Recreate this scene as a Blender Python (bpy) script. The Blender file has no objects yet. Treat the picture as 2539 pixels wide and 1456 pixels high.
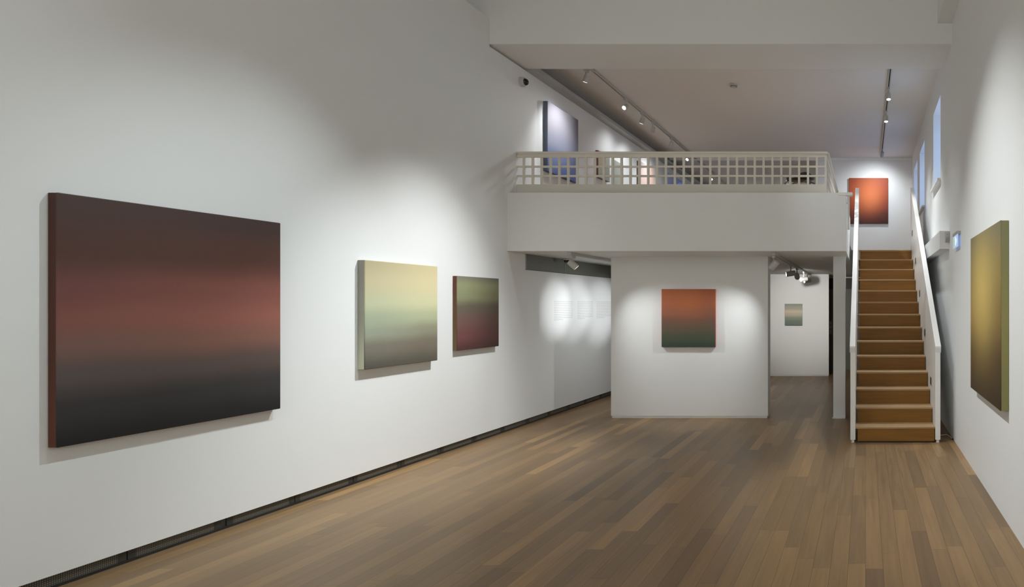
import bpy, bmesh, math, random
from mathutils import Vector, Matrix
PI = math.pi
S = bpy.context.scene
C = S.collection
random.seed(7)

# ------------------------------------------------------------------ camera
# the lens is 1.6 m above the floor, looks level along +Y and is shifted sideways (architectural shift lens)
FPX, PX, PY, HC = 1600.0, 2146.0, 755.0, 1.6
cam = bpy.data.cameras.new('camera'); cam_o = bpy.data.objects.new('camera', cam); C.objects.link(cam_o)
cam.sensor_fit = 'HORIZONTAL'; cam.sensor_width = 36.0
cam.lens = 36.0 * FPX / 2539.0
cam.shift_x = -(PX - 1269.5) / 2539.0
cam.shift_y = (PY - 728.0) / 2539.0
cam.clip_start = 0.05; cam.clip_end = 200
cam_o.location = (0, 0, HC); cam_o.rotation_euler = (PI/2, 0, 0)
S.camera = cam_o

# ------------------------------------------------------------------ world, exposure
S.view_settings.view_transform = 'Standard'; S.view_settings.look = 'None'
S.view_settings.exposure = 0.0; S.view_settings.gamma = 1.0; S.view_settings.use_curve_mapping = False
S.cycles.max_bounces = 10; S.cycles.diffuse_bounces = 8; S.cycles.glossy_bounces = 4
S.cycles.sample_clamp_indirect = 6.0
W = bpy.data.worlds.new('dusk_sky'); S.world = W; W.use_nodes = True
bg = W.node_tree.nodes['Background']; bg.inputs[0].default_value = (0.40, 0.60, 1.0, 1); bg.inputs[1].default_value = 2.8

def spot(loc, aim, power, angle=70, blend=0.9, radius=0.035, col=(1.0, 0.965, 0.91), parent=None):
    l = bpy.data.lights.new('lamp_light', 'SPOT'); l.energy = power; l.spot_size = math.radians(angle); l.spot_blend = blend
    l.shadow_soft_size = radius; l.color = col
    o = bpy.data.objects.new('lamp_light', l); C.objects.link(o)
    o.rotation_euler = (Vector(aim) - Vector(loc)).to_track_quat('-Z', 'Y').to_euler()
    o.location = loc
    return o

WARM = (1.0, 0.965, 0.90); COOL = (0.82, 0.96, 1.0); NEU = (0.95, 0.985, 1.0)
# spotlights on the ceiling track of the main room (the track runs above the frame); the last four are added fill
TX, TZ = -1.9, 5.12
spot((TX, 5.25, TZ), (-4.5, 4.45, 0.60), 320, 57, 0.95, col=(0.86, 0.97, 1.0))       # large dark painting
spot((TX, 3.70, TZ), (-4.55, 2.7, 0.4), 100, 70, 1.0, col=COOL)
spot((TX, 1.60, TZ), (-4.6, 1.7, 0.6), 45, 80, 1.0, col=COOL)
spot((TX+.25, 6.95, TZ), (-4.5, 6.3, 0.3), 1000, 50, 1.0, col=NEU)    # cream painting
spot((TX-.1, 7.05, TZ), (-4.5, 7.1, 1.2), 130, 46, 1.0, col=NEU)     # small olive painting
spot((TX, 4.70, TZ), (1.03, 5.4, 0.85), 640, 62, 1.0, col=NEU)         # yellow painting
spot((TX, 7.28, TZ), (1.03, 8.0, 1.5), 135, 46, 1.0, col=NEU)          # staircase
spot((TX, 2.60, TZ), (1.03, 3.3, 0.7), 170, 66, 1.0, col=NEU)
for py, ax, ay, az in ((0.2, 1.0, -1.2, 2.2), (-1.0, -1.8, -3.2, 2.4), (-1.6, -3.4, -3.2, 2.8), (-1.6, 0.2, -3.2, 2.8)):
    spot((TX, py, TZ), (ax, ay, az), 740, 80, 1.0, col=(1.0, 0.975, 0.925))          # added spots on the rear walls, their bounce fills the room

# ------------------------------------------------------------------ helpers
def lin(c):
    c = c / 255.0
    return c / 12.92 if c <= 0.04045 else ((c + 0.055) / 1.055) ** 2.4
def rgb(r, g, b, e=1.0):
    return (min(.95, lin(r)/e), min(.95, lin(g)/e), min(.95, lin(b)/e), 1)
def YL(u):                       # depth of a point of the left wall seen in picture column u
    return 4.603 / ((PX - u) / FPX + 0.0114)
def XL(y): return -4.603 + 0.0114 * y      # left wall line (the two side walls are not quite parallel)
def XR(y): return 1.03 + 0.0016 * y        # right wall line
def ZV(v, y): return HC + (PY - v) * y / FPX
def XU(u, y): return (u - PX) * y / FPX
AL = -math.atan(0.0114); AR = -math.atan(0.0016)

def mat(name, col, rough=0.6, metal=0.0, bump=0.0, bscale=200.0, emit=None, estr=0.0, spec=0.5):
    m = bpy.data.materials.new(name); m.use_nodes = True
    nt = m.node_tree; b = nt.nodes['Principled BSDF']
    b.inputs['Base Color'].default_value = col if len(col) == 4 else (*col, 1)
    b.inputs['Roughness'].default_value = rough; b.inputs['Metallic'].default_value = metal
    b.inputs['Specular IOR Level'].default_value = spec
    if emit:
        b.inputs['Emission Color'].default_value = (*emit, 1); b.inputs['Emission Strength'].default_value = estr
    if bump:
        tc = nt.nodes.new('ShaderNodeTexCoord'); n = nt.nodes.new('ShaderNodeTexNoise'); bp = nt.nodes.new('ShaderNodeBump')
        n.inputs['Scale'].default_value = bscale; n.inputs['Detail'].default_value = 4
        bp.inputs['Strength'].default_value = bump; bp.inputs['Distance'].default_value = 0.002
        nt.links.new(tc.outputs['Object'], n.inputs['Vector']); nt.links.new(n.outputs['Fac'], bp.inputs['Height'])
        nt.links.new(bp.outputs['Normal'], b.inputs['Normal'])
    return m

class MB:
    def __init__(s): s.bm = bmesh.new()
    def box(s, x0, x1, y0, y1, z0, z1, bev=0.0):
        vs = [s.bm.verts.new(p) for p in ((x0,y0,z0),(x1,y0,z0),(x1,y1,z0),(x0,y1,z0),(x0,y0,z1),(x1,y0,z1),(x1,y1,z1),(x0,y1,z1))]
        fs = [s.bm.faces.new([vs[i] for i in f]) for f in ((0,3,2,1),(4,5,6,7),(0,1,5,4),(1,2,6,5),(2,3,7,6),(3,0,4,7))]
        if bev:
            es = list({e for f in fs for e in f.edges})
            bmesh.ops.bevel(s.bm, geom=es, offset=bev, segments=2, profile=0.5, affect='EDGES')
        return s
    def prism(s, pts, axis, a, b, bev=0.0):    # outline pts in the plane across axis, extruded a..b
        def P(p, t):
            return {'x': (t, p[0], p[1]), 'y': (p[0], t, p[1]), 'z': (p[0], p[1], t)}[axis]
        A = [s.bm.verts.new(P(p, a)) for p in pts]; B = [s.bm.verts.new(P(p, b)) for p in pts]
        n = len(pts); fs = [s.bm.faces.new(A), s.bm.faces.new(B[::-1])]
        for i in range(n): fs.append(s.bm.faces.new((A[i], B[i], B[(i+1) % n], A[(i+1) % n])))
        bmesh.ops.recalc_face_normals(s.bm, faces=fs)
        if bev:
            es = list({e for f in fs for e in f.edges})
            bmesh.ops.bevel(s.bm, geom=es, offset=bev, segments=2, profile=0.5, affect='EDGES')
        return s
    def cyl(s, p, q, r, r2=None, seg=24, cap=True):
        p, q = Vector(p), Vector(q); r2 = r if r2 is None else r2
        d = q - p; M = Matrix.Translation((p + q) / 2) @ d.to_track_quat('Z', 'Y').to_matrix().to_4x4()
        bmesh.ops.create_cone(s.bm, cap_ends=cap, segments=seg, radius1=r, radius2=r2, depth=d.length, matrix=M)
        return s
    def lathe(s, prof, M=Matrix.Identity(4), seg=32):     # prof: (radius, height) pairs about local Z
        rings = []
        for r, z in prof:
            rings.append([s.bm.verts.new(M @ Vector((r*math.cos(2*PI*k/seg), r*math.sin(2*PI*k/seg), z))) for k in range(seg)])
        for a, b in zip(rings, rings[1:]):
            for k in range(seg): s.bm.faces.new((a[k], a[(k+1) % seg], b[(k+1) % seg], b[k]))
        s.bm.faces.new(rings[0][::-1]); s.bm.faces.new(rings[-1])
        return s
    def tube(s, pts, r, seg=10):
        pts = [Vector(p) for p in pts]; rings = []
        for i, p in enumerate(pts):
            t = (pts[min(i+1, len(pts)-1)] - pts[max(i-1, 0)]).normalized()
            q = t.to_track_quat('Z', 'Y')
            rings.append([s.bm.verts.new(p + q @ Vector((r*math.cos(2*PI*k/seg), r*math.sin(2*PI*k/seg), 0))) for k in range(seg)])
        for a, b in zip(rings, rings[1:]):
            for k in range(seg): s.bm.faces.new((a[k], a[(k+1) % seg], b[(k+1) % seg], b[k]))
        s.bm.faces.new(rings[0][::-1]); s.bm.faces.new(rings[-1])
        return s
    def shear(s, x0, k):                        # building line that is not quite parallel: x = x0 + k*y
        for v in s.bm.verts: v.co.x += x0 + k * v.co.y
        return s
    def build(s, name, m, parent=None, smooth=False, loc=None, rotz=0):
        bmesh.ops.recalc_face_normals(s.bm, faces=s.bm.faces[:])
        me = bpy.data.meshes.new(name); s.bm.to_mesh(me); s.bm.free()
        me.materials.append(m)
        if smooth:
            for p in me.polygons: p.use_smooth = True
            me.set_sharp_from_angle(angle=math.radians(35))
        o = bpy.data.objects.new(name, me); C.objects.link(o)
        if parent: o.parent = parent
        if loc: o.location = loc
        o.rotation_euler = (0, 0, rotz)
        return o

def tag(o, label, cat, group=None):
    o['label'] = label; o['category'] = cat
    if group: o['group'] = group
    return o
def struct(o): o['kind'] = 'structure'; return o
def thing(name, label, cat, loc=(0,0,0), rotz=0, group=None):
    o = bpy.data.objects.new(name, None); C.objects.link(o); o.empty_display_size = 0.1
    o.location = loc; o.rotation_euler = (0, 0, rotz)
    return tag(o, label, cat, group)

# ------------------------------------------------------------------ materials
M_wall = mat('white_wall_paint', (0.785, 0.80, 0.80), 0.75, bump=0.05, bscale=60, spec=0.25)
M_ceil = mat('ceiling_paint', (0.76, 0.755, 0.745), 0.85, bump=0.04, bscale=60, spec=0.2)
M_trim = mat('satin_white_paint', (0.80, 0.80, 0.785), 0.4)
M_rail = mat('cream_white_lacquer', (0.72, 0.69, 0.62), 0.45)
M_alu = mat('grey_aluminium_trim', (0.42, 0.43, 0.42), 0.45, 0.3)
M_fix = mat('white_fixture_metal', (0.50, 0.495, 0.47), 0.45)
M_fixg = mat('grey_fixture_metal', (0.40, 0.40, 0.38), 0.5)
M_slot = mat('black_slot', (0.015, 0.015, 0.015), 0.6)
M_lens = mat('lit_lens', (1, 1, 1), 0.3, emit=(1.0, 0.98, 0.95), estr=9)
M_black = mat('black_plastic', (0.012, 0.012, 0.014), 0.18)
M_blackshell = mat('black_seat_shell', (0.008, 0.009, 0.013), 0.3, spec=0.35)
M_chrome = mat('chrome', (0.22, 0.24, 0.28), 0.25, 1.0)
M_darkmetal = mat('dark_bronze_metal', (0.055, 0.052, 0.045), 0.5, 0.4)
M_doorgrey = mat('grey_green_door_paint', (0.16, 0.155, 0.13), 0.5)
M_doordark = mat('dark_brown_panel', (0.035, 0.027, 0.018), 0.5)
M_steel = mat('brushed_steel', (0.35, 0.34, 0.31), 0.4, 0.6)
M_text = mat('pale_grey_vinyl', (0.62, 0.62, 0.61), 0.7)
M_cable = mat('white_cable', (0.75, 0.74, 0.70), 0.5)
M_glass = bpy.data.materials.new('window_glass'); M_glass.use_nodes = True
_b = M_glass.node_tree.nodes['Principled BSDF']; _b.inputs['Transmission Weight'].default_value = 1; _b.inputs['Roughness'].default_value = 0.0; _b.inputs['IOR'].default_value = 1.02

def N(nt, t, **kw):
    n = nt.nodes.new(t)
    for k, v in kw.items(): setattr(n, k, v)
    return n
def math_n(nt, op, a, b=None):
    n = N(nt, 'ShaderNodeMath', operation=op)
    for i, v in enumerate((a, b)):
        if v is None: continue
        if isinstance(v, (int, float)): n.inputs[i].default_value = v
        else: nt.links.new(v, n.inputs[i])
    return n.outputs[0]

def ramp(nt, fac, stops, interp='EASE'):
    r = N(nt, 'ShaderNodeValToRGB'); e = r.color_ramp; e.interpolation = interp
    while len(e.elements) > 1: e.elements.remove(e.elements[-1])
    e.elements[0].position = stops[0][0]; e.elements[0].color = stops[0][1]
    for p, c in stops[1:]:
        k = e.elements.new(p); k.color = c
    nt.links.new(fac, r.inputs['Fac']); return r.outputs['Color']
def mix(nt, fac, a, b, mode='MIX'):
    n = N(nt, 'ShaderNodeMix', data_type='RGBA', blend_type=mode)
    if isinstance(fac, (int, float)): n.inputs[0].default_value = fac
    else: nt.links.new(fac, n.inputs[0])
    for i, v in ((6, a), (7, b)):
        if isinstance(v, tuple): n.inputs[i].default_value = v
        else: nt.links.new(v, n.inputs[i])
    return n.outputs[2]

def wood_floor(name, width, length, along, tints, rough=0.38, scale=1.0, gap=0.0011):
    m = bpy.data.materials.new(name); m.use_nodes = True; nt = m.node_tree; b = nt.nodes['Principled BSDF']
    L = nt.links
    tc = N(nt, 'ShaderNodeTexCoord'); sp = N(nt, 'ShaderNodeSeparateXYZ'); L.new(tc.outputs['Object'], sp.inputs[0])
    ac, al = (sp.outputs[0], sp.outputs[1]) if along == 'y' else (sp.outputs[2], sp.outputs[0])
    rowf = math_n(nt, 'DIVIDE', ac, width); row = math_n(nt, 'FLOOR', rowf)
    wn = N(nt, 'ShaderNodeTexWhiteNoise', noise_dimensions='1D'); L.new(row, wn.inputs['W'])
    off = math_n(nt, 'MULTIPLY', wn.outputs['Value'], 7.3)
    colf = math_n(nt, 'ADD', math_n(nt, 'DIVIDE', al, length), off); colr = math_n(nt, 'FLOOR', colf)
    cb = N(nt, 'ShaderNodeCombineXYZ'); L.new(row, cb.inputs[0]); L.new(colr, cb.inputs[1])
    w2 = N(nt, 'ShaderNodeTexWhiteNoise', noise_dimensions='2D'); L.new(cb.outputs[0], w2.inputs['Vector'])
    base = ramp(nt, w2.outputs['Value'], tints, 'LINEAR')
    # grain: noise stretched along the board, shifted per board
    sc = N(nt, 'ShaderNodeVectorMath', operation='MULTIPLY'); L.new(tc.outputs['Object'], sc.inputs[0])
    sc.inputs[1].default_value = (38, 1.6, 38) if along == 'y' else (1.6, 38, 30)
    sh = N(nt, 'ShaderNodeVectorMath', operation='ADD'); L.new(sc.outputs[0], sh.inputs[0])
    mul = N(nt, 'ShaderNodeVectorMath', operation='SCALE'); L.new(w2.outputs['Color'], mul.inputs[0]); mul.inputs['Scale'].default_value = 40
    L.new(mul.outputs[0], sh.inputs[1])
    gn = N(nt, 'ShaderNodeTexNoise'); gn.inputs['Scale'].default_value = 1.0; gn.inputs['Detail'].default_value = 7; gn.inputs['Distortion'].default_value = 0.6
    L.new(sh.outputs[0], gn.inputs['Vector'])
    g = ramp(nt, gn.outputs['Fac'], [(0.25, (0.80,0.79,0.78,1)), (0.5, (0.98,0.98,0.98,1)), (0.75, (1.14,1.135,1.13,1))], 'LINEAR')
    c = mix(nt, 1.0, base, g, 'MULTIPLY')
    # joints
    fx = math_n(nt, 'FRACT', rowf); ex = math_n(nt, 'MINIMUM', fx, math_n(nt, 'SUBTRACT', 1.0, fx))
    fy = math_n(nt, 'FRACT', colf); ey = math_n(nt, 'MINIMUM', fy, math_n(nt, 'SUBTRACT', 1.0, fy))
    jx = math_n(nt, 'LESS_THAN', ex, gap / width); jy = math_n(nt, 'LESS_THAN', ey, gap / length)
    j = math_n(nt, 'MAXIMUM', jx, jy)
    c = mix(nt, math_n(nt, 'MULTIPLY', j, 0.75), c, (0.05, 0.035, 0.025, 1))
    L.new(c, b.inputs['Base Color'])
    rr = math_n(nt, 'ADD', math_n(nt, 'MULTIPLY', gn.outputs['Fac'], 0.16), rough - 0.08); L.new(rr, b.inputs['Roughness'])
    b.inputs['Specular IOR Level'].default_value = 0.3
    bp = N(nt, 'ShaderNodeBump'); bp.inputs['Strength'].default_value = 0.15; bp.inputs['Distance'].default_value = 0.001
    L.new(math_n(nt, 'SUBTRACT', gn.outputs['Fac'], j), bp.inputs['Height']); L.new(bp.outputs['Normal'], b.inputs['Normal'])
    return m
E_F = 0.70
M_floor = wood_floor('oak_strip_floor', 0.107, 1.42, 'y',
    [(0.0, rgb(98,79,57,E_F)), (0.12, rgb(107,86,61,E_F)), (0.5, rgb(115,92,64,E_F)), (0.85, rgb(121,97,67,E_F)), (1.0, rgb(138,110,75,E_F))])
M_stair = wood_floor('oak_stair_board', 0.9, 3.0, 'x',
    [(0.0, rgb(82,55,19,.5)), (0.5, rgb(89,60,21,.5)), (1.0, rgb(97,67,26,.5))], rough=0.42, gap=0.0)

M_tread = wood_floor('oak_tread_lit', 0.9, 3.0, 'x',
    [(0.0, rgb(112,92,66,.5)), (0.5, rgb(118,97,70,.5)), (1.0, rgb(124,102,74,.5))], rough=0.42, gap=0.0)  # lighter, greyer than the risers: light on the tread tops put into the colour

def stripe_mat():          # fine slanting ribs of the high ventilation grille
    m = bpy.data.materials.new('ribbed_grille'); m.use_nodes = True; nt = m.node_tree; b = nt.nodes['Principled BSDF']
    tc = N(nt, 'ShaderNodeTexCoord'); sp = N(nt, 'ShaderNodeSeparateXYZ'); nt.links.new(tc.outputs['Object'], sp.inputs[0])
    h = math_n(nt, 'SUBTRACT', sp.outputs[2], math_n(nt, 'MULTIPLY', sp.outputs[0], 0.20))
    f = math_n(nt, 'FRACT', math_n(nt, 'DIVIDE', h, 0.017))
    s_ = math_n(nt, 'ABSOLUTE', math_n(nt, 'SUBTRACT', f, 0.5))
    c = ramp(nt, s_, [(0.0, (0.20,0.205,0.175,1)), (0.28, (0.17,0.175,0.15,1)), (0.5, (0.075,0.078,0.066,1))], 'LINEAR')
    nt.links.new(c, b.inputs['Base Color']); b.inputs['Roughness'].default_value = 0.6
    return m
M_ribs = stripe_mat()
def perf_mat():            # square perforations of the floor level heater grille
    m = bpy.data.materials.new('perforated_metal'); m.use_nodes = True; nt = m.node_tree; b = nt.nodes['Principled BSDF']
    tc = N(nt, 'ShaderNodeTexCoord'); sp = N(nt, 'ShaderNodeSeparateXYZ'); nt.links.new(tc.outputs['Object'], sp.inputs[0])
    P = 0.0105
    fx = math_n(nt, 'FRACT', math_n(nt, 'DIVIDE', sp.outputs[0], P)); fz = math_n(nt, 'FRACT', math_n(nt, 'DIVIDE', sp.outputs[2], P))
    hole = math_n(nt, 'MULTIPLY', math_n(nt, 'LESS_THAN', math_n(nt, 'ABSOLUTE', math_n(nt, 'SUBTRACT', fx, 0.5)), 0.29),
                              math_n(nt, 'LESS_THAN', math_n(nt, 'ABSOLUTE', math_n(nt, 'SUBTRACT', fz, 0.5)), 0.29))
    c = mix(nt, hole, (0.035, 0.033, 0.028, 1), (0.20, 0.18, 0.135, 1))
    nt.links.new(c, b.inputs['Base Color']); b.inputs['Roughness'].default_value = 0.5
    return m
M_perf = perf_mat()

# ------------------------------------------------------------------ the setting
ZS = HC + 0.672          # underside of the mezzanine
YM = 8.127               # front of the mezzanine
ZP = HC + 1.407          # top of its parapet
ZFL = HC + 0.948         # upstairs floor
XME = -0.244             # right end of the mezzanine
Y0, YE = -3.2, 19.5
def zc(y): return HC + 3.375 - 0.0115 * (y - 9.3)          # gallery ceiling falls slightly to the back

struct(MB().box(-5.3, 1.5, Y0, 16.4, -0.08, 0.0).build('floor', M_floor))
w = MB()
w.box(-0.12, 0, Y0, 7.75, 0.078, HC+3.434); w.box(-0.12, 0, 7.75, YE, 0.078, HC+3.10)
w.box(-0.40, -0.30, Y0, YE, 0, 5.9)
w.box(-0.30, -0.075, Y0, YE, 0.0, 0.05)
w.shear(-4.603, 0.0114)
struct(w.build('wall_left', M_wall))
# right wall with three window openings
WIN = [(8.98, 9.95), (11.45, 12.5), (13.05, 14.05)]
WZ0, WZ1 = HC + 1.76, HC + 2.92
w = MB(); ys = [Y0]
for a, b_ in WIN: ys += [a, b_]
ys.append(YE)
w.box(0, 0.34, Y0, YE, -0.05, WZ0); w.box(0, 0.34, Y0, YE, WZ1, 5.9)
for i in range(0, len(ys), 2): w.box(0, 0.34, ys[i], ys[i+1], WZ0, WZ1)
w.shear(1.03, 0.0016)
struct(w.build('wall_right', M_wall))
for i, (a, b_) in enumerate(WIN):
    f = MB(); t = 0.05
    f.box(0.25, 0.31, a, a+t, WZ0, WZ1); f.box(0.25, 0.31, b_-t, b_, WZ0, WZ1)
    f.box(0.25, 0.31, a+t, b_-t, WZ0, WZ0+t); f.box(0.25, 0.31, a+t, b_-t, WZ1-t, WZ1)
    f.shear(1.03, 0.0016)
    fo = struct(f.build('window_%d' % (i+1), M_trim))
    p = MB().box(0.276, 0.284, a+t, b_-t, WZ0+t, WZ1-t).shear(1.03, 0.0016).build('pane', M_glass, fo)
    s_ = MB().box(-0.045, 0.25, a-0.02, b_+0.02, WZ0-0.035, WZ0+0.001, 0.004).shear(1.03, 0.0016).build('sill', M_trim, fo)
struct(MB().box(-5.3, 1.5, Y0-0.15, Y0, -0.05, 5.9).build('wall_behind', M_wall))
struct(MB().box(-5.3, 1.5, Y0, 7.76, 5.72, 5.85).build('ceiling_hall', M_ceil))
struct(MB().box(0.865, 1.06, Y0, 7.75, HC+3.376, 5.72).build('soffit', M_wall))
struct(MB().box(-5.1, 1.06, 7.75, 8.57, HC+3.128, 5.8).build('beam', M_wall))
# gallery ceiling (gently sloping)
w = MB(); w.prism([(8.57, zc(8.57)), (YE, zc(YE)), (YE, 5.5), (8.57, 5.5)], 'x', -5.1, 1.3)
struct(w.build('ceiling_gallery', M_ceil))
YB = 14.6
w = MB().box(-1.086, 1.2, YB, YB+0.12, ZFL-0.1, 5.2).box(-5.1, 1.3, YE, YE+0.12, ZFL-0.3, 5.3)
struct(w.build('wall_gallery_back', M_wall))
struct(MB().box(-4.43, 1.05, YB-0.03, YB, zc(YB)-0.062, zc(YB)+0.01).build('cornice', M_trim))
# ledge along the top of the left wall in the gallery
w = MB(); w.box(-0.12, 0.145, 8.57, YE, HC+3.10, HC+3.155); w.shear(-4.603, 0.0114)
struct(w.build('trim_1', M_alu))
# mezzanine: floor slab, parapet, landing at the head of the stairs
w = MB()
w.box(-4.55, XME, YM+0.12, YE, ZS, ZFL)
w.box(-4.55, XME, YM, YM+0.12, ZS, ZP)                        # front parapet
w.box(XME-0.05, XME-0.0015, YM+0.12, 10.35, ZFL, ZP-0.03)             # side parapet
w.box(XME, 1.04, 11.26, YE, ZS, ZFL)
struct(w.build('mezzanine', M_wall))
struct(MB().box(-4.55, XME-0.06, YM+0.13, YE, ZFL, ZFL+0.012).box(-0.3, 1.04, 11.3, YB, ZFL, ZFL+0.0005).build('floor_gallery', M_floor))
struct(MB().box(XME-0.10, XME+0.08, YM-0.004, YM+0.09, ZP-0.034, ZP+0.006, 0.004).build('parapet_cap', M_trim))
# partition, column, far wall
w = MB().box(XU(1515, 9.078), XU(1904, 9.078), 9.078, 9.31, 0.03, ZS+0.005)
w.box(XU(1515, 9.078)+0.01, XU(1904, 9.078)-0.01, 9.086, 9.302, 0, 0.03)
struct(w.build('partition_wall', M_wall))
struct(MB().box(XU(2066, 9.05), XU(2096, 9.05), 9.05, 9.30, 0, ZS).build('column', M_wall))
struct(MB().box(XU(2064, 9.05), XU(2096.4, 9.05), 9.03, 9.05, 0, 0.018).build('baseboard_column', M_trim))
YF = 14.38
w = MB().box(-4.5, XU(2055, YF), YF, YF+0.11, 0.02, ZS+0.005).box(-4.5, XU(2055, YF)-0.01, YF+.01, YF+0.10, 0, 0.02)
struct(w.build('wall_far', M_wall))
# back of the lower room with the grey door
YD = 15.75
w = MB().box(-4.6, -1.45, YD, YD+0.1, 0, ZS).box(0.5, 1.2, YD, YD+0.1, 0, ZS).box(-1.45, 0.5, YD, YD+0.1, ZV(690, YD), ZS)
struct(w.build('wall_back', M_wall))
d = struct(MB().box(-1.45, 0.5, YD+0.03, YD+0.08, 0, ZV(717, YD)).build('door_1', M_doorgrey))
MB().box(-1.45, 0.5, YD+0.02, YD+0.09, ZV(717, YD), ZV(690, YD)).build('door_header', M_doordark, d)
xp = XU(2060, YD)
MB().box(xp-0.045, xp+0.02, YD+0.015, YD+0.03, ZV(815, YD), ZV(797, YD), 0.003).build('lock_plate', M_steel, d)
MB().box(xp-0.04, xp+0.015, YD+0.015, YD+0.03, ZV(829, YD), ZV(818, YD), 0.003).build('lock_plate', M_steel, d)
MB().cyl((xp-0.01, YD-0.01, ZV(806, YD)), (xp-0.01, YD+0.02, ZV(806, YD)), 0.012).build('door_knob', M_darkmetal, d, True)

# ------------------------------------------------------------------ floor level heater grilles along the left wall
SEG = 0.58; y = 2.84; gi = 0
names = ['nearest', 'second', 'third', 'fourth', 'fifth', 'sixth', 'seventh', 'eighth', 'ninth', 'tenth', 'eleventh', 'twelfth', 'thirteenth', 'fourteenth', 'fifteenth']
while y < 11.3:
    t = thing('floor_grille', 'dark perforated heater grille at the foot of the left wall, %s from the camera' % names[gi], 'grille', (XL(y), y, 0), PI/2 + AL, 'heater grilles along the left wall')
    a = 0.002 if abs(y - 4.58) > 0.1 else 0.035
    MB().box(a+0.045, SEG-0.05, 0.020, 0.028, 0.016, 0.077).build('perforated_panel', M_perf, t)
    MB().box(a, a+0.045, 0.018, 0.028, 0.016, 0.077, 0.001).build('end_plate', M_darkmetal, t)
    MB().box(SEG-0.05, SEG-0.004, 0.018, 0.028, 0.016, 0.077, 0.001).build('end_plate', M_darkmetal, t)
    MB().box(0, SEG, 0.012, 0.03, 0.0, 0.016).build('base_strip', M_slot, t)
    y += SEG; gi += 1

# ------------------------------------------------------------------ paintings
def paint_mat(name, left, right, E, glow=None, hpow=1.0):
    m = bpy.data.materials.new(name); m.use_nodes = True; nt = m.node_tree; b = nt.nodes['Principled BSDF']; L = nt.links
    tc = N(nt, 'ShaderNodeTexCoord'); sp = N(nt, 'ShaderNodeSeparateXYZ'); L.new(tc.outputs['Generated'], sp.inputs[0])
    n = N(nt, 'ShaderNodeTexNoise'); n.inputs['Scale'].default_value = 2.2; n.inputs['Detail'].default_value = 2; L.new(tc.outputs['Generated'], n.inputs['Vector'])
    dn = math_n(nt, 'MULTIPLY', math_n(nt, 'SUBTRACT', n.outputs['Fac'], 0.5), 0.06)
    h = math_n(nt, 'ADD', math_n(nt, 'SUBTRACT', 1.0, sp.outputs[2]), dn)       # 0 at the top edge
    cv = lambda st: [(p, rgb(*c, E)) for p, c in st]
    ca = ramp(nt, h, cv(left))
    c = ca
    if right:
        mr = N(nt, 'ShaderNodeMapRange', interpolation_type='SMOOTHSTEP'); L.new(math_n(nt, 'ADD', sp.outputs[0], dn), mr.inputs[0])
        c = mix(nt, mr.outputs[0], ca, ramp(nt, h, cv(right)))
    if glow:
        (gx, gz), (sx, sz), gc, strength = glow
        dx = math_n(nt, 'DIVIDE', math_n(nt, 'SUBTRACT', sp.outputs[0], gx), sx); dz = math_n(nt, 'DIVIDE', math_n(nt, 'SUBTRACT', h, gz), sz)
        r2 = math_n(nt, 'ADD', math_n(nt, 'MULTIPLY', dx, dx), math_n(nt, 'MULTIPLY', dz, dz))
        f = math_n(nt, 'MULTIPLY', math_n(nt, 'POWER', 2.718, math_n(nt, 'MULTIPLY', r2, -1.0)), strength)
        c = mix(nt, f, c, rgb(*gc, E))
    w1 = N(nt, 'ShaderNodeTexNoise'); w1.inputs['Scale'].default_value = 260; w1.inputs['Detail'].default_value = 1; L.new(tc.outputs['Object'], w1.inputs['Vector'])
    br = N(nt, 'ShaderNodeMapRange'); br.inputs[3].default_value = 0.93; br.inputs[4].default_value = 1.07; L.new(w1.outputs['Fac'], br.inputs[0])
    sc = N(nt, 'ShaderNodeVectorMath', operation='SCALE'); L.new(c, sc.inputs[0]); L.new(br.outputs[0], sc.inputs['Scale'])
    L.new(sc.outputs[0], b.inputs['Base Color'])
    b.inputs['Roughness'].default_value = 0.55; b.inputs['Specular IOR Level'].default_value = 0.25
    bp = N(nt, 'ShaderNodeBump'); bp.inputs['Strength'].default_value = 0.12; bp.inputs['Distance'].default_value = 0.001
    L.new(w1.outputs['Fac'], bp.inputs['Height']); L.new(bp.outputs['Normal'], b.inputs['Normal'])
    return m

def painting(label, loc, rotz, w, h, th, front, edge, group=None):
    """loc = bottom left back corner as the viewer faces it"""
    t = thing('painting', label, 'painting', loc, rotz, group)
    MB().box(0.0012, w-0.0012, -th+0.004, -0.001, 0.0012, h-0.0012, 0.003).build('canvas_edge', edge, t)
    MB().box(0, w, -th, -th+0.012, 0, h, 0.0055).build('canvas', front, t)
    return t
def on_left(label, ub, uf, vt, vb, w, front, edge, wall_off=0.0):
    """ub: column of the wall side edge, uf: column of the front edge, heights from the rows vt, vb at that edge"""
    yb = YL(ub); xf = XU(uf, yb); th = max(0.03, xf - XL(yb))
    return painting(label, (XL(yb) + 0.0005, yb, ZV(vb, yb)), PI/2 + AL, w, ZV(vt, yb) - ZV(vb, yb), th, front, edge)
def width_left(ub, uf, ur):
    yb = YL(ub); xf = XU(uf, yb); a = xf - 0.0114*yb
    return -a / ((PX - ur)/FPX + 0.0114) - yb
E1 = 0.62
pm_big = paint_mat('dusk_red_black', [(0,(62,50,47)),(.22,(67,47,42)),(.38,(92,58,55)),(.5,(104,66,60)),(.6,(96,72,66)),(.72,(72,64,62)),(.85,(44,43,44)),(1,(28,28,29))],
    [(0,(58,46,44)),(.2,(72,49,42)),(.36,(112,70,62)),(.5,(126,80,70)),(.6,(112,78,68)),(.72,(76,64,60)),(.85,(48,46,46)),(1,(29,29,30))], E1)
pm_bige = paint_mat('dark_maroon_edge', [(0,(64,40,34)),(.5,(72,44,36)),(1,(84,50,38))], None, 0.75)
on_left('large square painting banded dark brown, dull red and black, nearest on the left wall', 117, 142, 477, 1111, width_left(117, 142, 696), pm_big, pm_bige)
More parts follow.
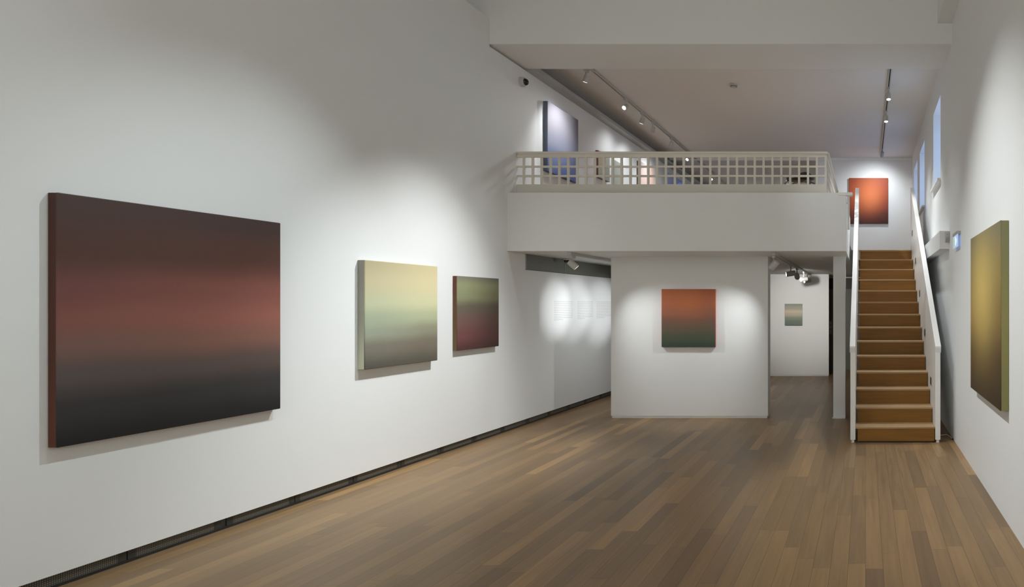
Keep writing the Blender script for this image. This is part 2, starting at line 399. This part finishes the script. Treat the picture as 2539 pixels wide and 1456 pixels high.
E2 = 0.95
pm_cream = paint_mat('cream_green_taupe', [(0,(178,168,136)),(.2,(190,182,148)),(.38,(184,187,156)),(.55,(158,167,144)),(.68,(146,152,134)),(.8,(120,116,104)),(1,(84,82,74))],
    [(0,(204,192,152)),(.2,(212,202,162)),(.38,(206,204,164)),(.52,(176,182,148)),(.66,(142,142,120)),(.8,(120,112,98)),(1,(90,86,76))], E2)
pm_creame = paint_mat('grey_green_edge', [(0,(120,118,112)),(.5,(128,128,118)),(1,(160,162,144))], None, 0.6)
on_left('square cream to pale green and taupe painting, middle of three on the left wall', 886, 905, 644.5, 917, width_left(886, 905, 1085), pm_cream, pm_creame)
pm_olive = paint_mat('olive_to_maroon', [(0,(112,112,98)),(.12,(128,132,98)),(.26,(122,126,96)),(.42,(92,86,74)),(.6,(100,76,70)),(.8,(99,62,60)),(1,(74,48,46))],
    [(0,(88,86,76)),(.12,(104,104,80)),(.26,(94,92,68)),(.42,(70,62,54)),(.6,(72,54,48)),(.8,(70,46,42)),(1,(58,38,36))], 0.75)
pm_olivee = paint_mat('brown_edge', [(0,(100,62,50)),(.5,(104,78,56)),(1,(110,92,64))], None, 0.75)
on_left('small painting fading from olive green to dark maroon, nearest the mezzanine', 1122, 1134, 684, 870, width_left(1122, 1134, 1237), pm_olive, pm_olivee)
# right wall
pm_yel = paint_mat('ochre_glow', [(0,(104,100,78)),(.2,(118,106,66)),(.5,(138,108,56)),(.75,(86,65,36)),(1,(66,55,40))],
    [(0,(112,108,86)),(.25,(130,114,68)),(.5,(118,96,54)),(.75,(76,59,35)),(1,(60,49,32))], 0.95, glow=((0.42, 0.36), (0.42, 0.34), (206,180,106), 0.9))
pm_yele = paint_mat('olive_edge', [(0,(118,116,84)),(.5,(128,124,80)),(1,(120,116,76))], None, 0.75)
yn = 1.6592/((2502-PX)/FPX)*0 + XR(4.66)*FPX/(2502-PX)
yfar = (XR(4.66)-0.064)*FPX/(2406-PX)
painting('tall ochre yellow and brown painting alone on the right wall', (XR(yfar)-0.0005, yfar, ZV(1020, yn)), -PI/2 + AR, yfar-yn, ZV(546, yn)-ZV(1020, yn), 0.064, pm_yel, pm_yele)
# partition
pm_org = paint_mat('orange_to_green', [(0,(150,86,58)),(.2,(144,84,58)),(.4,(126,80,62)),(.55,(98,72,60)),(.68,(84,74,60)),(.85,(64,70,56)),(1,(48,62,52))],
    [(0,(132,74,50)),(.2,(130,76,54)),(.4,(112,72,56)),(.55,(92,70,58)),(.68,(80,72,58)),(.85,(62,70,56)),(1,(48,62,52))], 0.76, glow=((0.46, 0.12), (0.36, 0.3), (166,98,62), 0.75))
pm_orge = paint_mat('red_edge', [(0,(150,70,44)),(.5,(140,50,40)),(1,(150,44,44))], None, 0.6)
xl, xr = XU(1640, 9.03), XU(1773.5, 9.03)
painting('orange to dark green painting on the white partition under the mezzanine', (xl, 9.0775, ZV(861, 9.03)), 0, xr-xl, ZV(717, 9.03)-ZV(861, 9.03), 0.048, pm_org, pm_orge)
# far wall
pm_far = paint_mat('grey_sand_band', [(0,(122,130,122)),(.18,(146,144,130)),(.36,(180,168,148)),(.5,(160,156,138)),(.68,(118,126,112)),(.85,(96,110,98)),(1,(92,102,94))], None, 0.75)
pm_fare = paint_mat('grey_edge', [(0,(130,130,120)),(1,(130,130,120))], None, 0.75)
xl, xr = XU(1946, YF-.03), XU(1989.5, YF-.03)
painting('small grey green and sand painting on the far wall seen beside the partition', (xl, YF-0.0005, ZV(807, YF)), 0, xr-xl, ZV(753.5, YF)-ZV(807, YF), 0.04, pm_far, pm_fare)
# gallery back wall
pm_red = paint_mat('red_orange_glow', [(0,(156,74,48)),(.3,(160,74,46)),(.6,(140,62,46)),(.82,(100,50,46)),(1,(72,42,44))], [(0,(150,66,44)),(.3,(150,64,40)),(.6,(126,54,42)),(.82,(88,46,46)),(1,(68,40,42))], 1.08,
    glow=((0.52, 0.42), (0.36, 0.34), (236,134,84), 0.95))
pm_rede = paint_mat('dark_red_edge', [(0,(96,72,62)),(1,(80,60,56))], None, 0.75)
xl, xr = XU(2105, YB-.05), XU(2202, YB-.05)
painting('glowing orange red painting on the gallery back wall above the stairs', (xl, YB-0.0005, ZV(555, YB)), 0, xr-xl, ZV(442.5, YB)-ZV(555, YB), 0.05, pm_red, pm_rede)
# gallery left wall
pm_a = paint_mat('lilac_to_blue', [(0,(196,186,202)),(.3,(206,200,214)),(.55,(196,200,224)),(.72,(160,176,224)),(1,(120,138,204))], [(0,(182,176,196)),(.3,(192,190,208)),(.55,(184,190,218)),(.72,(150,166,216)),(1,(116,134,204))], 2.3)
pm_ae = paint_mat('slate_edge', [(0,(74,80,94)),(1,(64,68,84))], None, 0.5)
on_left('large lilac to blue painting on the upper left wall, just behind the railing', 1347, 1358, 250, 424, width_left(1347, 1358, 1434), pm_a, pm_ae)
pm_b = paint_mat('peach_to_grey', [(0,(206,180,150)),(.5,(190,180,158)),(1,(170,174,160))], [(0,(170,172,160)),(1,(150,158,150))], 1.1)
pm_be = paint_mat('red_brown_edge', [(0,(104,66,56)),(1,(90,66,60))], None, 0.6)
on_left('small peach and grey painting with brown edge, upper left wall behind the blue one', 1476, 1484, 372, 439, width_left(1476, 1484, 1512), pm_b, pm_be)
pm_c = paint_mat('grey_green_sand', [(0,(176,178,170)),(.5,(170,182,172)),(1,(186,166,140))], [(0,(182,180,172)),(1,(196,170,140))], 1.25)
pm_ce = paint_mat('black_edge', [(0,(46,48,54)),(1,(40,42,48))], None, 0.6)
on_left('grey green and sand painting with near black edge, third along the upper left wall', 1516, 1522, 395.5, 484, width_left(1516, 1522, 1546), pm_c, pm_ce)
pm_d = paint_mat('pale_pink', [(0,(214,200,194)),(.5,(222,198,190)),(1,(226,196,184))], [(0,(222,190,176)),(1,(224,180,160))], 1.2)
pm_de = paint_mat('dark_brown_edge', [(0,(96,78,74)),(1,(84,66,62))], None, 0.6)
on_left('pale pink painting with dark brown edge, fourth along the upper left wall', 1578.6, 1586, 398, 492, width_left(1578.6, 1586, 1623), pm_d, pm_de)
pm_e = paint_mat('pale_to_strong_blue', [(0,(170,184,222)),(.5,(150,168,222)),(1,(110,130,206))], [(0,(110,130,198)),(.5,(96,114,190)),(1,(84,100,176))], 0.8)
pm_ee = paint_mat('tan_edge', [(0,(176,160,132)),(1,(180,160,128))], None, 0.7)
on_left('blue painting with tan edge, farthest along the upper left wall', 1649, 1654, 425.5, 500, width_left(1649, 1654, 1694), pm_e, pm_ee)

# ------------------------------------------------------------------ mezzanine railing
YRA = 8.357; ZRT = HC + 1.974; XRC = XU(2050, YRA); XRL = XL(YRA) + 0.002
rail = thing('railing', 'cream white lattice railing on top of the mezzanine parapet', 'railing', (XRL, YRA, ZP))
H = lambda v: ZV(v, YRA) - ZP
LN = XRC - XRL
MB().box(0, LN+0.012, -0.03, 0.03, H(382.5), H(377), 0.003).build('top_rail', M_rail, rail)
MB().box(0, LN, -0.014, 0.014, H(391), H(382.5)).build('upper_rail', M_rail, rail)
for v0, v1 in ((411.2, 416), (434.3, 439.2)): MB().box(0, LN, -0.0115, 0.0115, H(v1), H(v0)).build('lattice_bar', M_rail, rail)
MB().box(0, LN, -0.02, 0.02, ZFL-ZP, H(457.8)).build('bottom_board', M_rail, rail)
pitch = 22.0 * YRA / FPX
nb = int(LN / pitch)
for i in range(nb + 1):
    x = LN - 0.0135 - i * pitch
    if x < 0.0: break
    MB().box(x-0.0135, x+0.0135, -0.0125, 0.0125, H(457.8), H(391)).build('baluster', M_rail, rail)
LR = 3.0
MB().box(LN-0.03, LN+0.03, 0.03, LR, H(382.5), H(377), 0.003).build('top_rail', M_rail, rail)
MB().box(LN-0.028, LN, 0.014, LR, H(391), H(382.5)).build('upper_rail', M_rail, rail)
for v0, v1 in ((411.2, 416), (434.3, 439.2)): MB().box(LN-0.025, LN-0.003, 0.0115, LR, H(v1), H(v0)).build('lattice_bar', M_rail, rail)
MB().box(LN-0.04, LN, 0.02, LR, ZFL-ZP, H(457.8)).build('bottom_board', M_rail, rail)
y = pitch
while y < LR:
    MB().box(LN-0.0265, LN-0.0015, y-0.0135, y+0.0135, H(457.8), H(391)).build('baluster', M_rail, rail); y += pitch

# ------------------------------------------------------------------ staircase
YS0, RI, TR, NS = 7.463, 0.182, 0.29, 14
SX0, SX1 = -0.098, 0.805
st = thing('staircase', 'oak staircase with solid white balustrades rising to the gallery along the right wall', 'staircase', (0, YS0, 0))
for k in range(NS):
    yk = k * TR; z1 = (k + 1) * RI
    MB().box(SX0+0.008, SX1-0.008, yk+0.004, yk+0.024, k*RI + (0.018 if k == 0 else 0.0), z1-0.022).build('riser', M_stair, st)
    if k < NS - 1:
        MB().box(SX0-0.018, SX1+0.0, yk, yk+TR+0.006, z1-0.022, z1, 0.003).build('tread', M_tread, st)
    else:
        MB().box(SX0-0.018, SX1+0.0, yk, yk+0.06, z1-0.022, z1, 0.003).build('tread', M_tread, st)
MB().box(SX0+0.02, SX1-0.02, 0.012, 0.03, 0.0, 0.03).build('plinth', M_slot, st)
zr = lambda y: HC - 0.478 + (RI/TR) * y             # top of the handrail, y from the first riser
def balustrade(x0, x1, hx0, hx1, inner):
    y1 = 4.09
    zt = lambda y: zr(y) - 0.055
    zb = lambda y: (RI/TR) * y - 0.42
    y0 = -0.008; yz = (0.035 + 0.42) / (RI/TR)
    yl = YM + 3.1 - YS0
    pts = [(y0, 0.035), (yz, 0.035), (y1, zb(y1)), (y1, zt(y1)), (y0, zt(y0))]
    MB().prism(pts, 'x', x0, x1).build('balustrade_panel', M_trim, st)
    pts = [(y0-0.012, zr(y0)-0.055), (y0-0.012, zr(y0)), (y1, zr(y1)), (y1, zr(y1)-0.055)]
    pts = [(y0, zr(y0)-0.075), (y0-0.016, zr(y0)-0.02), (y0-0.016, zr(y0)), (y1, zr(y1)), (y1, zr(y1)-0.055)]
    MB().prism(pts, 'x', hx0, hx1, 0.002).build('handrail', M_trim, st)
    xm = (x0 + x1) / 2
    MB().box(xm-0.017, xm+0.017, 0.0, 0.034, 0, 0.036, 0.003).build('foot', M_rail, st)
balustrade(-0.175, -0.117, -0.182, -0.117, -0.117)
balustrade(0.807, 0.865, 0.805, 0.872, 0.807)
for u, v in ((2262, 578), (2270, 647), (2280, 728), (2293, 825), (2308, 945)):
    yy = 0.805 * FPX / (u - PX) - YS0; zz = ZV(v, yy + YS0)
    f = MB().box(0.8045, 0.8075, yy-0.085, yy+0.085, zz-0.055, zz+0.055, 0.001).build('step_light', M_fixg, st)
    MB().box(0.8035, 0.8050, yy-0.068, yy+0.068, zz-0.042, zz+0.042).build('step_light_lens', M_slot, f)
# low gate like end of the parapet beside the stairs
e = thing('end_railing', 'short white railing end on the mezzanine edge beside the stairs', 'railing', (XME, YM+0.10, ZP-0.03))
MB().box(0.014, 0.040, 0.02, 0.05, -0.42, 0.0).build('post', M_trim, e)
MB().box(-0.03, 0.014, 0.03, 0.045, -0.085, -0.07).build('lattice_bar', M_trim, e)

# ------------------------------------------------------------------ high ventilation grille and wall text under the mezzanine
y0g, y1g = YL(1302), 11.9
g = thing('ventilation_grille', 'long grey ribbed ventilation grille high on the left wall under the mezzanine', 'grille', (XL(y0g), y0g, 2.06), PI/2 + AL)
wd, hg = y1g - y0g, ZS - 2.062
MB().box(0.008, wd-0.008, -0.006, 0.0, 0.006, hg).build('ribbed_panel', M_ribs, g)
MB().box(0, wd, -0.010, 0.0, 0.0, 0.006).build('edge_strip', M_darkmetal, g)
MB().box(0, 0.008, -0.010, 0.0, 0.006, hg).build('edge_strip', M_fixg, g)
MB().box(wd-0.008, wd, -0.010, 0.0, 0.006, hg).build('edge_strip', M_darkmetal, g)
MB().tube([(YL(1399)-y0g, -0.014, 0.012), (YL(1399)-y0g, -0.014, 0.16)], 0.002).build('pull_cord', M_fix, g)

ytx = YL(1373)
t = thing('wall_text', 'three columns of pale grey exhibition text on the left wall under the mezzanine', 'wall text', (XL(ytx), ytx, HC - 0.26), PI/2 + AL)
cols = [(YL(1374), YL(1420), 11), (YL(1432), YL(1470), 11), (YL(1479), YL(1522), 11)]
for ca, cb, nl in cols:
    b_ = MB(); 
    for k in range(nl):
        z = 0.295 - k * 0.0265; x = ca - ytx; end = (cb - ytx) if k < nl - 1 else ca - ytx + (cb - ca) * 0.45
        while x < end - 0.01:
            wl = min(random.uniform(0.018, 0.062), end - x); b_.box(x, x+wl, -0.0012, 0, z, z+0.011); x += wl + 0.008
    b_.build('text_column', M_text, t)

# ------------------------------------------------------------------ tracks and spotlights
def track(label, p, q, group='lighting tracks', slot_side=-1):
    p, q = Vector(p), Vector(q); L = (q - p).length
    t = thing('lighting_track', label, 'lighting track', p, 0, group)
    t.rotation_euler = (q - p).to_track_quat('Y', 'Z').to_euler()
    b_ = MB().box(-0.024, -0.009, 0, L, -0.036, 0).box(0.009, 0.024, 0, L, -0.036, 0).box(-0.009, 0.009, 0, L, -0.012, 0)
    b_.build('track_rail', M_fix, t)
    MB().box(-0.0089, 0.0089, 0.02, L-0.02, -0.024, -0.0121).build('track_slot', M_slot, t)
    MB().box(-0.025, 0.025, -0.03, 0.02, -0.038, 0, 0.002).build('end_cap', M_fix, t)
    return t
def spotlight(label, p, aim, power, group, drop=0.085, angle=45, blend=1.0, col=NEU, r=0.036, ln=0.105, m=None, lensr=None):
    """p = point of the track's underside that carries the fixture"""
    m = m or M_fix
    t = thing('track_spotlight', label, 'spotlight', p, 0, group)
    d = (Vector(aim) - Vector(p) - Vector((0, 0, -drop-0.03))).normalized()
    c = Vector((0, 0, -drop - 0.045))
    MB().box(-0.016, 0.016, -0.055, 0.055, -0.035, 0.004, 0.004).build('track_adapter', m, t)
    MB().cyl((0, 0, -0.03), (0, 0, -drop-0.02), 0.011, seg=16).build('stem', m, t, True)
    a, b_ = c - d*ln*0.5, c + d*ln*0.5
    h = MB(); Mx = Matrix.Translation(a) @ d.to_track_quat('Z', 'Y').to_matrix().to_4x4()
    h.lathe([(r*0.5, -0.004), (r*0.9, 0.0), (r, 0.008), (r, ln), (r*0.88, ln), (r*0.84, ln-0.012), (0.001, ln-0.0125)], Mx, 28)
    h.build('lamp_head', m, t, True)
    if power:
        MB().lathe([(0.001, ln-0.012), (r*0.82, ln-0.012), (r*0.82, ln-0.006), (0.001, ln-0.005)], Mx, 28).build('lens', M_lens, t, True)
        wl = Vector(p) + b_ + d*0.01
        spot(wl, aim, power, angle, blend, 0.03, col)
    return t
# gallery, left track
def TXL(y): return -3.90 + 0.0135 * (y - 9.46)
track('long white lighting track on the gallery ceiling beside the left wall', (TXL(9.25), 9.25, zc(9.25)), (TXL(19.0), 19.0, zc(19.0)))
G = 'spotlights on the left gallery track'
def gl(label, y, aim, power, **k):
    return spotlight(label, (TXL(y), y, zc(y) - 0.034), aim, power, G, **k)
MB_c = MB().box(TXL(9.2)-0.10, TXL(9.2)+0.02, 9.14, 9.22, zc(9.2)-0.036, zc(9.2), 0.003)
tag(MB_c.build('track_connector', M_fix), 'white cornered feed box at the front end of the left gallery track', 'connector')
spotlight('spotlight at the front end of the left gallery track, just behind the beam', (TXL(9.18)-0.07, 9.18, zc(9.18)-0.034), (XL(9.5), 9.32, 3.35), 78, G, angle=88)
gl('lit spotlight on the left gallery track shining towards the front, next behind the end one', 10.45, (XL(7.4), 7.5, 2.9), 60, angle=60)
gl('third spotlight from the front on the left gallery track, turned to the wall', 11.2, (XL(11), 11.3, 3.1), 23, angle=130)
gl('fourth spotlight from the front on the left gallery track, turned to the wall', 11.75, (XL(12), 12.2, 3.2), 30, angle=120)
gl('fifth spotlight from the front on the left gallery track, alone above the railing', 12.8, (XL(13), 13.3, 3.3), 46, angle=120)
gl('lit spotlight on the left gallery track glaring just below the railing top', 13.95, (-4.2, 12.4, 3.3), 60, angle=60)
gl('spotlight on the left gallery track seen dark through the lattice railing', 15.0, (XL(15.4), 15.6, 3.6), 45, angle=80)
gl('small lit spotlight farthest along the left gallery track, low in the lattice', 16.0, (-3.9, 14.4, 3.0), 40, angle=60)
spot((-2.2, 8.85, 4.82), (-1.8, 10.6, 2.5), 330, 120, 1.0, col=WARM)   # unseen lamp close behind the beam, lights the gallery floor
spot((-2.0, 17.3, 4.6), (-2.2, 19.4, 4.3), 230, 110, 1.0, col=NEU)     # unseen lamp near the end wall of the gallery
# gallery, right track
XT = 0.354
track('slim lighting track on the gallery ceiling leading to the red painting', (XT, 9.0, zc(9.0)), (XT, 14.3, zc(14.3)))
G = 'spotlights on the right gallery track'
spotlight('lit spotlight on the right gallery track, nearest the beam', (XT, 9.94, zc(9.94)-0.034), (0.5, 9.0, 1.0), 260, G, angle=75)
spotlight('lit spotlight in the middle of the right gallery track', (XT, 11.1, zc(11.1)-0.034), (0.4, 10.2, 1.5), 130, G, angle=75)
spotlight('grey spotlight at the back end of the right gallery track, aimed at the red painting', (XT, 13.7, zc(13.7)-0.034), (0.15, YB, 3.75), 56, G, angle=120, m=M_fixg, drop=0.06)
# under the mezzanine
track('white lighting track under the left end of the mezzanine', (-3.79, 8.28, ZS), (-3.80, 10.9, ZS))
spotlight('white spotlight under the mezzanine left of the partition, turned to the right', (-3.80, 8.38, ZS-0.034), (-2.2, 9.08, 0.5), 56, 'spotlights under the mezzanine', drop=0.075, angle=76, r=0.042, ln=0.12)
track('white lighting track under the mezzanine right of the partition', (-1.19, 8.35, ZS), (-1.22, 14.2, ZS))
G = 'spotlights under the mezzanine'
spotlight('grey spotlight under the mezzanine at the right edge of the partition, turned left', (-1.20, 8.46, ZS-0.034), (-2.7, 9.08, 0.5), 56, G, drop=0.075, angle=76, r=0.045, ln=0.13)
spotlight('lit spotlight pointing down left, nearest of the cluster right of the partition', (-1.20, 10.35, ZS-0.034), (-4.48, 9.40, 1.54), 280, G, drop=0.10, angle=18, m=M_fixg, r=0.042, ln=0.15)
spotlight('spotlight pointing away right, second of the cluster right of the partition', (-1.20, 11.3, ZS-0.034), (-1.35, YF, 1.35), 210, G, drop=0.10, angle=62, m=M_fixg, r=0.045, ln=0.15, col=WARM)
spotlight('spotlight facing the far wall, third of the cluster right of the partition', (-1.205, 12.6, ZS-0.034), (-4.47, 9.98, 1.53), 380, G, drop=0.10, angle=16, m=M_fixg, r=0.045, ln=0.14)
spotlight('bright white spotlight body, last of the cluster right of the partition', (-1.21, 13.4, ZS-0.034), (-4.47, 11.0, 1.50), 420, G, angle=19, drop=0.10, r=0.045, ln=0.15)

spot((-2.9, 10.4, 2.1), (-4.5, 9.9, 0.3), 54, 130, 1.0, col=NEU)      # added lamp, unseen behind the partition, brightens the left wall

spot((-2.6, 12.2, 2.15), (-1.3, 11.8, 0.0), 45, 120, 1.0, col=WARM)      # another added, unseen lamp, brightens the floor of the far room

# ------------------------------------------------------------------ small devices
yc = YL(1290); zcam = ZV(202, yc)
t = thing('security_camera', 'round white wall camera with black dome beside the beam', 'security camera', (XL(yc), yc+0.02, zcam), PI/2 + AL)
R0 = Matrix.Rotation(PI/2, 4, 'X')     # local Z of the lathe -> -Y (out of the wall)
MB().lathe([(0.062, 0), (0.062, 0.035), (0.056, 0.05), (0.046, 0.054)], R0).build('housing', M_fix, t, True)
MB().lathe([(0.045*math.cos(a), 0.054 + 0.042*math.sin(a)) for a in [k*PI/2/8 for k in range(8)]] + [(0.001, 0.096)], R0 @ Matrix.Rotation(0, 4, 'X')).build('dome', M_black, t, True)

xs, ysd = XU(1819, 9.86), 9.86
t = thing('smoke_detector', 'round white smoke detector on the gallery ceiling', 'smoke detector', (xs, ysd, zc(ysd)))
F = Matrix.Rotation(PI, 4, 'X')
MB().lathe([(0.058, 0), (0.058, 0.018), (0.052, 0.026)], F).build('base', M_fix, t, True)
MB().lathe([(0.050, 0.026), (0.047, 0.042), (0.040, 0.052), (0.020, 0.056)], F).build('cap', M_fix, t, True)
for k in range(12):
    a = k * PI / 6
    MB().box(-0.006, 0.006, 0.046, 0.0500, -0.048, -0.034).build('vent_slot', M_slot, t, rotz=a)

t = thing('dome_camera', 'small black dome camera on the ceiling by the ventilation grille', 'security camera', (-4.36, 9.42, ZS))
MB().lathe([(0.05, 0), (0.05, 0.02), (0.045, 0.028)], F).build('base', M_fix, t, True)
MB().lathe([(0.043*math.cos(a), 0.028 + 0.040*math.sin(a)) for a in [k*PI/2/8 for k in range(8)]] + [(0.001, 0.068)], F).build('dome', M_black, t, True)

# boxed trunking on the right wall with a detector on its end
yb0 = 8.02; xb0 = XU(2330, yb0)
zb1, zb0 = ZV(572.5, yb0), ZV(617.5, yb0)
struct(MB().box(xb0, XR(yb0)+0.02, yb0, 11.2, zb0, zb1, 0.002).build('trim_2', M_wall))
t = thing('motion_detector', 'white motion detector on the end of the boxed trunking by the stairs', 'detector', (XU(2343, yb0), yb0, ZV(602, yb0)))
wd = XU(2353.5, yb0) - XU(2343, yb0); hd = ZV(574.5, yb0) - ZV(602, yb0)
MB().prism([(-0.045, hd*0.5), (-0.045, hd), (0, hd), (0, 0), (-0.012, 0)], 'x', 0.004, wd, 0.003).build('housing', M_fix, t)
MB().prism([(-0.046, hd*0.44), (-0.042, hd*0.5), (-0.013, 0.015), (-0.017, 0.008)], 'x', 0.009, wd-0.008).build('sensor_window', M_fixg, t)
MB().cyl((wd*0.45, -0.047, hd*0.72), (wd*0.45, -0.044, hd*0.72), 0.004).build('indicator', M_slot, t)
# emergency exit sign
M_sign = mat('lit_sign_panel', (0.6, 0.7, 0.9), 0.3, emit=(0.42, 0.60, 1.0), estr=0.32)
M_signw = mat('lit_sign_white', (0.9, 0.9, 0.9), 0.3, emit=(0.80, 0.95, 1.0), estr=0.5)
M_signg = mat('lit_sign_green', (0.1, 0.5, 0.15), 0.3, emit=(0.20, 0.55, 0.22), estr=0.6)
ye0, ye1 = 7.06, 7.42
t = thing('exit_sign', 'small illuminated emergency exit sign on the right wall beside the stairs', 'exit sign', (XR(ye0), ye0, ZV(611, ye0)), 0)
hs = ZV(577, ye0) - ZV(611, ye0)
MB().box(-0.040, -0.001, 0, ye1-ye0, hs-0.012, hs+0.022, 0.003).build('housing', M_fixg, t)
pn = MB().box(-0.036, -0.026, 0.004, ye1-ye0-0.004, 0, hs-0.012, 0.001).build('sign_panel', M_sign, t)
MB().box(-0.0375, -0.0365, 0.12, 0.20, 0.02, hs-0.03).build('door_symbol', M_signw, pn)
fig = MB()
for (a, b_, c_, d_) in ((0.215, 0.245, 0.05, 0.095), (0.222, 0.240, 0.098, 0.116), (0.20, 0.225, 0.02, 0.05), (0.235, 0.265, 0.03, 0.05), (0.245, 0.275, 0.075, 0.088)):
    fig.box(-0.0385, -0.0368, a, b_, c_, d_)
fig.build('running_figure_symbol', M_signg, pn)
MB().prism([(0.04, 0.07), (0.07, 0.10), (0.07, 0.08), (0.105, 0.08), (0.105, 0.06), (0.07, 0.06), (0.07, 0.04)], 'x', -0.0380, -0.0366).build('arrow_symbol', M_signw, pn)

# bar stool behind the railing
ys_ = 8.78; xs_ = XU(1985, ys_)
t = thing('bar_stool', 'black shell bar stool with chrome legs behind the mezzanine railing', 'stool', (xs_, ys_, ZFL), math.radians(-12))
zs_ = ZV(440, ys_) - ZFL
bm = bmesh.new(); g_ = []
NU, NV = 20, 12
for j in range(NV + 1):
    row = []
    for i in range(NU + 1):
        a = -1 + 2*i/NU; b2 = -1 + 2*j/NV
        x = 0.185*a*math.sqrt(1 - 0.42*b2*b2); yy = 0.17*b2*math.sqrt(1 - 0.42*a*a)
        z = 0.035*(a*a + b2*b2*0.5) - 0.06 + (0.15*max(0, b2)**2.2 * max(0, 1 - 0.75*a*a))
        row.append(bm.verts.new((x, yy, zs_ + z)))
    g_.append(row)
for j in range(NV):
    for i in range(NU): bm.faces.new((g_[j][i], g_[j][i+1], g_[j+1][i+1], g_[j+1][i]))
sb = MB(); sb.bm.free(); sb.bm = bm
so = sb.build('seat', M_blackshell, t, True)
md = so.modifiers.new('thickness', 'SOLIDIFY'); md.thickness = 0.012; md.offset = -1
for sx in (-1, 1):
    for sy in (-1, 1):
        MB().tube([(sx*0.05, sy*0.04, zs_-0.058), (sx*0.12, sy*0.09, zs_-0.055), (sx*0.155, sy*0.12, zs_-0.065), (sx*0.172, sy*0.135, zs_-0.10), (sx*0.178, sy*0.14, zs_-0.16), (sx*0.215, sy*0.175, 0.0)], 0.011).build('leg', M_chrome, t, True)
ring = [(0.19*math.cos(k*PI/12), 0.152*math.sin(k*PI/12), 0.25) for k in range(25)]
MB().tube(ring, 0.008).build('foot_ring', M_chrome, t, True)

# loose white cable on the floor behind the stair post
pts = []
P0 = [(XU(2320,7.9), 7.92, 0.006), (XU(2335, 7.85), 7.86, 0.006), (XU(2348,7.87), 7.90, 0.006), (XU(2357,7.75), 7.77, 0.006), (XU(2362,7.62), 7.62, 0.006)]
for i in range(len(P0)-1):
    for k in range(6):
        f_ = k/6; pts.append(tuple(P0[i][n]*(1-f_) + P0[i+1][n]*f_ for n in range(3)))
pts.append(P0[-1])
t = tag(MB().tube(pts, 0.005).build('cable', M_cable, None, True), 'thin white cable lying on the floor between stair foot and right wall', 'cable')
MB().cyl((P0[-1][0], P0[-1][1]-0.03, 0.010), (P0[-1][0], P0[-1][1], 0.010), 0.009).build('plug', M_slot, t, True)
